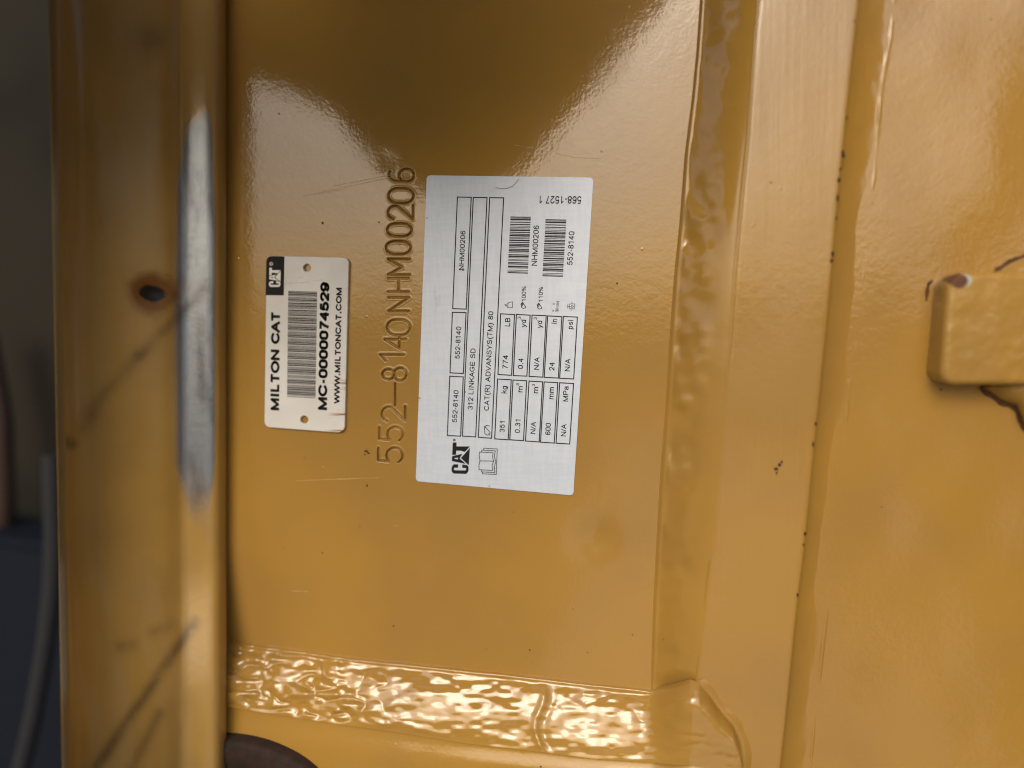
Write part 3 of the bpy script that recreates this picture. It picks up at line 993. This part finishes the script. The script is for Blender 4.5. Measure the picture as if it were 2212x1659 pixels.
def strokes(name, polys, width, w, mat, parent):
    """lines of a drawn symbol, given in pixels"""
    bm = bmesh.new()
    hw = width / 2
    for pl in polys:
        for (x0, y0), (x1, y1) in zip(pl[:-1], pl[1:]):
            L = math.hypot(x1 - x0, y1 - y0) or 1
            dx, dy = (x1 - x0) / L * hw, (y1 - y0) / L * hw
            q = [(x0 - dx - dy, y0 - dy + dx), (x1 + dx - dy, y1 + dy + dx), (x1 + dx + dy, y1 + dy - dx), (x0 - dx + dy, y0 - dy - dx)]
            w_ = w + random.uniform(0, 8e-6)
            bm.faces.new([bm.verts.new(P(a, b, w_)) for a, b in q])
    me = bpy.data.meshes.new(name); bm.to_mesh(me); bm.free()
    bm = bmesh.new(); bm.from_mesh(me)
    for fc in bm.faces:
        fc.normal_update()
        if fc.normal.y > 0:
            fc.normal_flip()
    bm.to_mesh(me); bm.free()
    return new_obj(name, me, mat, parent, smooth=False)


def polys(name, rings, w, mat, parent):
    bm = bmesh.new()
    for i, rg in enumerate(rings):
        fc = bm.faces.new([bm.verts.new(P(a, b, w + i * 3e-6)) for a, b in rg])
        fc.normal_update()
        if fc.normal.y > 0:
            fc.normal_flip()
    bmesh.ops.triangulate(bm, faces=bm.faces)
    me = bpy.data.meshes.new(name); bm.to_mesh(me); bm.free()
    return new_obj(name, me, mat, parent, smooth=False)


def rounded(quad, radii, n=8):
    out = []
    q = [np.array(p, float) for p in quad]
    for i in range(4):
        a, b, c = q[i - 1], q[i], q[(i + 1) % 4]
        r = radii[i]
        d0 = (a - b) / np.linalg.norm(a - b); d1 = (c - b) / np.linalg.norm(c - b)
        s, t = b + d0 * r, b + d1 * r
        for j in range(n + 1):
            k_ = j / n
            out.append(tuple((1 - k_) ** 2 * s + 2 * (1 - k_) * k_ * b * .92 + 2 * (1 - k_) * k_ * .08 * (s + t) / 2 + k_ ** 2 * t))
    return out


def sheet(name, ring, holes, w0, w1, mat, parent, bev=0.0):
    """a thin rounded sheet with holes, from pixel outlines"""
    c = bpy.data.curves.new(name, 'CURVE'); c.dimensions = '2D'; c.fill_mode = 'BOTH'
    c.extrude = (w1 - w0) / 2 - bev; c.bevel_depth = bev; c.bevel_resolution = 2
    c.offset = -bev
    for rg in [ring] + holes:
        pts = [P(x, y, w1) for x, y in rg]
        sp = c.splines.new('POLY'); sp.points.add(len(pts) - 1); sp.use_cyclic_u = True
        for q, p in zip(sp.points, pts):
            q.co = (p[0], p[2], 0, 1)
    ob = bpy.data.objects.new(name, c); COL.objects.link(ob)
    bpy.context.view_layer.update()
    me = bpy.data.meshes.new_from_object(ob.evaluated_get(bpy.context.evaluated_depsgraph_get()))
    bpy.data.objects.remove(ob); bpy.data.curves.remove(c)
    # curve plane (x, y, z) -> (x, -z, y)
    mid = (w0 + w1) / 2
    for v in me.vertices:
        x, y, z = v.co
        v.co = (x, -mid - z, y)
    me.materials.clear()
    me.name = name
    return new_obj(name, me, mat, parent, smooth=False)


C39 = {'0': "101001101101", '1': "110100101011", '2': "101100101011", '3': "110110010101", '4': "101001101011", '5': "110100110101", '6': "101100110101", '7': "101001011011", '8': "110100101101", '9': "101100101101", 'M': "110110101001", 'C': "110110100101", '-': "100101011011", '*': "100101101101"}
C128 = {'0': "123122", '1': "123221", '2': "223211", '4': "221231", '5': "213212", '6': "223112", '8': "311222", '-': "122132", 'N': "113321", 'H': "231113", 'M': "113123", '<': "211214", '#': "121223", '>': "2331112"}


def bits128(s):
    out = ""
    for ch in '<' + s + '#>':
        for i, d in enumerate(C128[ch]):
            out += ("1" if i % 2 == 0 else "0") * int(d)
    return out


def barcode(bits, quad, w, mat, parent):
    """quad TL TR BR BL; bars run across, the code reads upwards"""
    tl, tr, br, bl = [np.array(p, float) for p in quad]
    n_ = len(bits); rings_ = []
    i = 0
    while i < n_:
        if bits[i] == '1':
            j = i
            while j < n_ and bits[j] == '1':
                j += 1
            a, b = (i - .08) / n_, (j + .08) / n_
            rings_.append([tuple(bl + (tl - bl) * a), tuple(br + (tr - br) * a), tuple(br + (tr - br) * b), tuple(bl + (tl - bl) * b)])
            i = j
        else:
            i += 1
    bm = bmesh.new()
    for rg in rings_:
        fc = bm.faces.new([bm.verts.new(P(x, y, w)) for x, y in rg])
        fc.normal_update()
        if fc.normal.y > 0:
            fc.normal_flip()
    me = bpy.data.meshes.new("barcode"); bm.to_mesh(me); bm.free()
    return new_obj("barcode", me, mat, parent, smooth=False)


def logo(fr, w, mat, gapmat, parent):
    """the heavy three-letter maker's mark; fr maps (s along the reading direction, t up), both 0..1"""
    C = [(.30, .62), (.30, .86), (.26, .95), (.20, 1), (.10, 1), (.04, .95), (0, .86), (0, .14), (.04, .05), (.10, 0), (.20, 0), (.26, .05), (.285, .12), (.30, .38), (.19, .38), (.19, .18), (.165, .14), (.135, .14), (.11, .18), (.11, .82), (.135, .86), (.165, .86), (.19, .82), (.19, .62)]
    A1 = [(.30, 0), (.40, 1), (.56, 1), (.64, .40), (.50, .56), (.44, .47)]
    A2 = [(.30, .02), (.44, .47), (.40, .30)]
    T = [(.60, 1), (1, 1), (1, .78), (.875, .78), (.875, 0), (.80, 0), (.70, .30), (.735, .50), (.735, .78), (.60, .78)]
    TRI = [(.26, 0), (.50, .50), (.86, 0)]
    mk = polys("maker_mark", [[fr(*p) for p in r_] for r_ in (C, A1, T)], w, mat, parent)
    if parent.parent is None:
        parent = mk
    polys("maker_mark_triangle", [[fr(*p) for p in TRI]], w + 1.2e-5, mat, parent)
    line = [fr(.25, -.02), fr(.50, .52), fr(.87, -.02)]
    sz = math.hypot(fr(1, 0)[0] - fr(0, 0)[0], fr(1, 0)[1] - fr(0, 0)[1])
    strokes("maker_mark_outline", [line, [fr(.475, .68), fr(.487, .82)], [fr(.487, .82), fr(.497, .68)]], sz * .028, w + 2.4e-5, gapmat, parent)


def ringpoly(cx, cy, r, n=20):
    return [(cx + r * math.cos(2 * math.pi * i / n), cy + r * math.sin(2 * math.pi * i / n)) for i in range(n + 1)]


# ------------------------------------------------------------------ the silver data label
c3 = lambda x, y: (885.6 + .26037 * x, 648 + .26037 * y)
c2 = lambda x, y: (885.6 + .18557 * x, 367.2 + .18557 * y)
lab0 = P(1068, 1055, 0)
label = empty("data_label", tuple(lab0), "large silver metal data label with black table, barcodes and bucket data", "label")
quad = [(921.8, 378.6), (1282, 383.4), (1238.4, 1070.3), (898, 1039.4)]
LW = 0.00035
sheet("label_sheet", rounded(quad, (9, 10, 8, 8)), [], -.00005, LW, M_ALU, label)
IW = LW + 4e-5
cells = [[c2(552, 315), c2(713, 318), c2(655, 1620), c2(497, 1613)],
         [c2(737, 320), c2(897, 321), c3(545, 1136), c3(435, 1130)],
         [c2(928, 322), c2(1090, 324), c3(677, 1147), c3(567, 1139)]]
for q_ in (((330, 633), (442, 638), (420, 1130), (310, 1124)), ((352, 102), (465, 105), (443, 610), (332, 604)),
           ((727, 656), (840, 662), (815, 1160), (703, 1152)), ((752, 115), (867, 121), (843, 625), (730, 618)),
           ((855, 664), (968, 670), (942, 1167), (828, 1160)), ((883, 120), (997, 126), (970, 632), (857, 627)),
           ((988, 673), (1100, 679), (1072, 1178), (958, 1170)), ((1013, 126), (1130, 130), (1102, 640), (988, 634)),
           ((1113, 680), (1226, 686), (1197, 1187), (1083, 1180)), ((1142, 132), (1260, 138), (1231, 648), (1114, 641)),
           ((1242, 687), (1357, 693), (1325, 1195), (1212, 1188)), ((1273, 137), (1389, 142), (1358, 655), (1242, 650))):
    cells.append([c3(*p) for p in q_])
for q_ in cells:
    strokes("table_cell", [q_ + [q_[0]]], 2.2, IW, M_INK, label)
T3 = [("552-8140", (390, 1018), (404, 750), 43), ("552-8140", (413, 490), (426, 222), 43), ("312 LINKAGE SD", (520, 913), (545, 403), 43),
      ("CAT(R) ADVANSYS(TM) 80", (655, 920), (693, 95), 43), ("351", (785, 1100), (789, 1008), 43), ("774", (810, 570), (815, 460), 43),
      ("kg", (800, 778), (804, 714), 43), ("LB", (830, 220), (833, 148), 43), ("0.31", (912, 1105), (918, 994), 43), ("m", (933, 768), (936, 716), 43),
      ("3", (905, 712), (906, 691), 25), ("0.4", (938, 572), (942, 486), 43), ("yd", (960, 230), (965, 165), 43), ("3", (920, 160), (921, 138), 27),
      ("N/A", (1040, 1112), (1046, 1012), 43), ("m", (1062, 776), (1065, 722), 43), ("3", (1036, 718), (1037, 698), 25), ("N/A", (1070, 580), (1075, 475), 43),
      ("yd", (1095, 236), (1099, 172), 43), ("3", (1052, 166), (1053, 143), 27), ("600", (1165, 1122), (1170, 1022), 43), ("mm", (1190, 825), (1195, 724), 43),
      ("24", (1197, 588), (1201, 520), 43), ("in", (1218, 198), (1221, 157), 43), ("N/A", (1295, 1132), (1299, 1030), 43), ("MPa", (1312, 843), (1317, 718), 43),
      ("N/A", (1327, 592), (1331, 487), 43), ("psi", (1350, 243), (1354, 167), 43)]
for s_, b0, b1, h in T3:
    text(s_, c3(*b0), c3(*b1), h * .26, IW, M_INK, label, .155)
for s_, b0, b1, h, m_ in (("NHM00206", (626, 1167), (648, 706), 60, M_INK), ("NHM00206", (1478, 1115), (1505, 645), 64, M_INKG), ("552-8140", (1892, 1108), (1917, 715), 64, M_INKG),
                          ("568-1527 1", (1998, 303), (1512, 300), 85, M_INKG), ("100%", (1350, 1530), (1353, 1354), 50, M_INKG), ("110%", (1547, 1535), (1550, 1360), 50, M_INKG)):
    text(s_, c2(*b0), c2(*b1), h * .1856, IW, m_, label, .15)
barcode(bits128("NHM00206"), [c2(1170, 542), c2(1408, 545), c2(1372, 1206), c2(1136, 1199)], IW, M_INKG, label)
barcode(bits128("552-8140"), [c2(1579, 573), c2(1821, 578), c2(1780, 1243), c2(1541, 1236)], IW, M_INKG, label)
# maker's mark
logo(lambda s, t: c3(*((483 + 17 * s) + (-140 - 5 * s) * t, 1444 - 262 * s + (2 + 4 * s) * t - 6 * t)), IW, M_INK, M_ALU, label)
strokes("registered_mark", [[c3(*p) for p in ringpoly(368, 1162, 8)], [c3(365, 1162), c3(371, 1162)]], 1.3, IW, M_INK, label)
# open book
bk = [[(578, 1262), (574, 1288), (581, 1335), (572, 1372), (573, 1408), (686, 1414), (681, 1372), (694, 1337), (684, 1300), (690, 1268), (578, 1262)],
      [(581, 1335), (694, 1337)], [(594, 1410), (592, 1426), (704, 1432), (700, 1385), (712, 1340), (700, 1300), (708, 1252), (596, 1246), (594, 1262)],
      [(604, 1428), (602, 1442), (716, 1448), (724, 1236), (612, 1230), (611, 1246)]]
strokes("book_symbol", [[c3(*p) for p in pl] for pl in bk], 1.5, IW, M_INK, label)
strokes("bucket_symbol", [[c3(*p) for p in pl] for pl in ([(618, 1050), (622, 1110), (640, 1122), (662, 1118), (664, 1098), (622, 1052), (636, 1040), (660, 1046)], [(648, 1108), (652, 1110)])], 1.5, IW, M_INK, label)
strokes("weight_symbol", [[c2(*p) for p in pl] for pl in ([(1142, 1545), (1194, 1534), (1192, 1602), (1140, 1604), (1122, 1576), (1142, 1545), (1140, 1604)], [(1122, 1576), (1104, 1562)], [(1112, 1585), (1104, 1560)])], 1.2, IW, M_INKG, label)
for dx, dy in ((0, 0), (188, 8)):
    strokes("bucket_symbol", [[c2(x + dx, y + dy) for x, y in pl] for pl in ([(1292, 1560), (1300, 1600), (1318, 1612), (1346, 1604), (1344, 1590), (1312, 1542), (1292, 1560)], [(1296, 1572), (1310, 1556)], [(1300, 1590), (1318, 1560)])], 1.5, IW, M_INKG, label)
strokes("ruler_symbol", [[c2(1692, 1645), c2(1734, 1640)]] + [[c2(1695 + (1.6 * i if False else 0) + 2 * i, 1638 - 14 * i), c2(1726 + i, 1636 - 14 * i)] for i in range(8)] + [[c2(1660, 1630), c2(1676, 1645)], [c2(1676, 1630), c2(1660, 1645)], [c2(1664, 1552), c2(1680, 1566)], [c2(1680, 1552), c2(1664, 1566)], [c2(1706, 1530), c2(1738, 1528)]], 1.0, IW, M_INKG, label)
strokes("pressure_symbol", [[c2(*p) for p in pl] for pl in ([(1860, 1560), (1918, 1558), (1918, 1616), (1858, 1616), (1860, 1560)], [(1832, 1588), (1860, 1588)], [(1838, 1560), (1838, 1612)], [(1872, 1590), (1886, 1576), (1904, 1590), (1886, 1602), (1872, 1590)], [(1884, 1558), (1886, 1536)], [(1876, 1616), (1876, 1640)])], 1.2, IW, M_INKG, label)
strokes("scuff_mark", [[c2(*p) for p in pl] for pl in ([(1000, 205), (1060, 218), (1130, 214), (1190, 190), (1235, 150), (1262, 108)],)], 2.2, IW, flat("grey_scuff", (.33, .33, .32)), label)

# ------------------------------------------------------------------ the white asset tag
t1 = lambda x, y: (540 + .27342 * x, 518.4 + .27342 * y)
tg0 = P(660, 930, 0)
tag = empty("asset_tag", tuple(tg0), "small white rectangular tag with bold lettering, barcode and two holes", "tag")
TW = 0.0011
quad = [t1(130, 125), t1(780, 140), t1(746, 1526), t1(112, 1478)]
ring = rounded(quad, (13, 13, 16, 13))
holes = [ringpoly(*t1(449, 220), 8.6)[:-1], ringpoly(*t1(428, 1420), 8.5)[:-1]]
o = sheet("tag_sheet", ring, holes, .0002, TW, M_TAG, tag, bev=.00018)
# remesh the face finely enough to carry the scratched-edge attribute
me = o.data
bm = bmesh.new(); bm.from_mesh(me)
bmesh.ops.triangulate(bm, faces=bm.faces)
for _ in range(4):
    long = [e_ for e_ in bm.edges if e_.calc_length() > .004]
    bmesh.ops.subdivide_edges(bm, edges=long, cuts=1)
    bmesh.ops.triangulate(bm, faces=bm.faces)
bm.to_mesh(me); bm.free()
vc = np.empty(len(me.vertices) * 3, np.float32); me.vertices.foreach_get("co", vc); vc = vc.reshape(-1, 3)
pa, pb = P(*t1(750, 1100), TW), P(*t1(720, 1500), TW)
de = np.abs(vc[:, 0] - np.interp(vc[:, 2], [pb[2], pa[2]], [pb[0], pa[0]]))
add_attr(me, "edge", np.clip(1.1 - de / .0042, 0, 1) * (vc[:, 2] < pa[2]))
TI = TW + 4e-5
panel = rounded([t1(130, 127), t1(272, 130), t1(267, 438), t1(123, 436)], (12.5, .4, .4, .4))
panel_ob = polys("logo_panel", [panel], TI, M_INK, tag)
logo(lambda s, t: t1(240 + 3 * s - 90 * t, 371 - 152 * s), TI + 4e-5, M_WHITE, M_INK, panel_ob)
strokes("registered_mark", [[t1(*p) for p in ringpoly(168, 188, 13)], [t1(160, 191), t1(176, 190)], [t1(161, 191), t1(162, 184), t1(168, 184), t1(169, 190)]], .9, TI + 4e-5, M_WHITE, panel_ob)
text("MILTON CAT", t1(230, 1348), t1(237, 573), 78 * .2734, TI, M_INK, tag, .26)
text("MC-0000074529", t1(608, 1346), t1(629, 331), 80 * .2734, TI, M_INK, tag, .26)
text("WWW.MILTONCAT.COM", t1(709, 1297), t1(727, 378), 50 * .2734, TI, M_INK, tag, .24)
barcode("0".join(C39[ch] for ch in "*MC-0000074529*"), [t1(302, 403), t1(531, 410), t1(518, 1250), t1(293, 1238)], TI, M_INK, tag)

# ------------------------------------------------------------------ dark machinery beyond the ear
def mk_dark():
    k = NT("grimy_dark_steel")
    co = k.coord()
    n1 = k.noise(co, 9, 2)
    col = k.mix(k.ramp(n1, 0.35, 0.65), (0.006, 0.008, 0.005), (0.020, 0.017, 0.012))
    k.l(col, k.b.inputs["Base Color"])
    k.b.inputs["Roughness"].default_value = 0.9
    k.b.inputs["Specular IOR Level"].default_value = 0.2
    return k.m


far = P(40, 829, -0.12)
frame = empty("machine_frame", (float(far[0]) - .05, .12, -.2), "dark grimy machine frame, out of focus beyond the yellow ear at left edge", "machine frame")


def box(name, x0, x1, y0, y1, z0, z1, mat, parent):
    return prism(name, [(x0, z0), (x1, z0), (x1, z1), (x0, z1)], y0, y1, mat, parent, .003)


fx = float(far[0])
box("frame_plate", fx - .35, fx + .10, .16, .20, -.40, .40, mk_dark(), frame)


def hose(name, pts, r, mat, parent):
    """a round bent tube through world points"""
    p = np.array(pts, float)
    t = np.linspace(0, len(p) - 1, 60)
    c = np.stack([np.interp(t, range(len(p)), p[:, i]) for i in range(3)], 1)
    for _ in range(6):
        c[1:-1] = (c[:-2] + 2 * c[1:-1] + c[2:]) / 4
    d = np.gradient(c, axis=0); d /= np.linalg.norm(d, axis=1)[:, None]
    s1 = np.cross(d, [0, 1, 0]); s1 /= np.linalg.norm(s1, axis=1)[:, None]
    s2 = np.cross(d, s1)
    rows_ = [c + r * (s1 * math.cos(a) + s2 * math.sin(a)) for a in np.linspace(0, 2 * math.pi, 20)]
    me = grid_mesh(name, np.array(rows_))
    bm = bmesh.new(); bm.from_mesh(me); bmesh.ops.remove_doubles(bm, verts=bm.verts, dist=1e-6)
    bmesh.ops.recalc_face_normals(bm, faces=bm.faces); bm.to_mesh(me); bm.free()
    return new_obj(name, me, mat, parent)


M_NAVY = flat("navy_steel", (.004, .007, .013), .7, spec=.15)
M_GREY = flat("worn_grey_steel", (.022, .023, .027), .8, spec=.15)
M_BROWN = flat("rust_brown_steel", (.030, .014, .009), .8)
zn = float(P(60, 1180, -.11)[2])
prism("lower_gusset", [(fx - .35, -.42), (fx + .09, -.42), (fx + .09, zn - .02), (fx + .03, zn), (fx - .35, zn + .03)], .11, .15, M_NAVY, frame, .004)
hose("steel_pipe", [P(x, y, -.075) for x, y in ((112, 980), (114, 1080), (116, 1180), (112, 1280), (98, 1400), (70, 1560), (20, 1760))], .0038, M_GREY, frame)
hose("rusty_rod", [P(x, y, -.13) for x, y in ((-40, 700), (0, 900), (6, 1100), (-20, 1400))], .006, M_BROWN, frame)
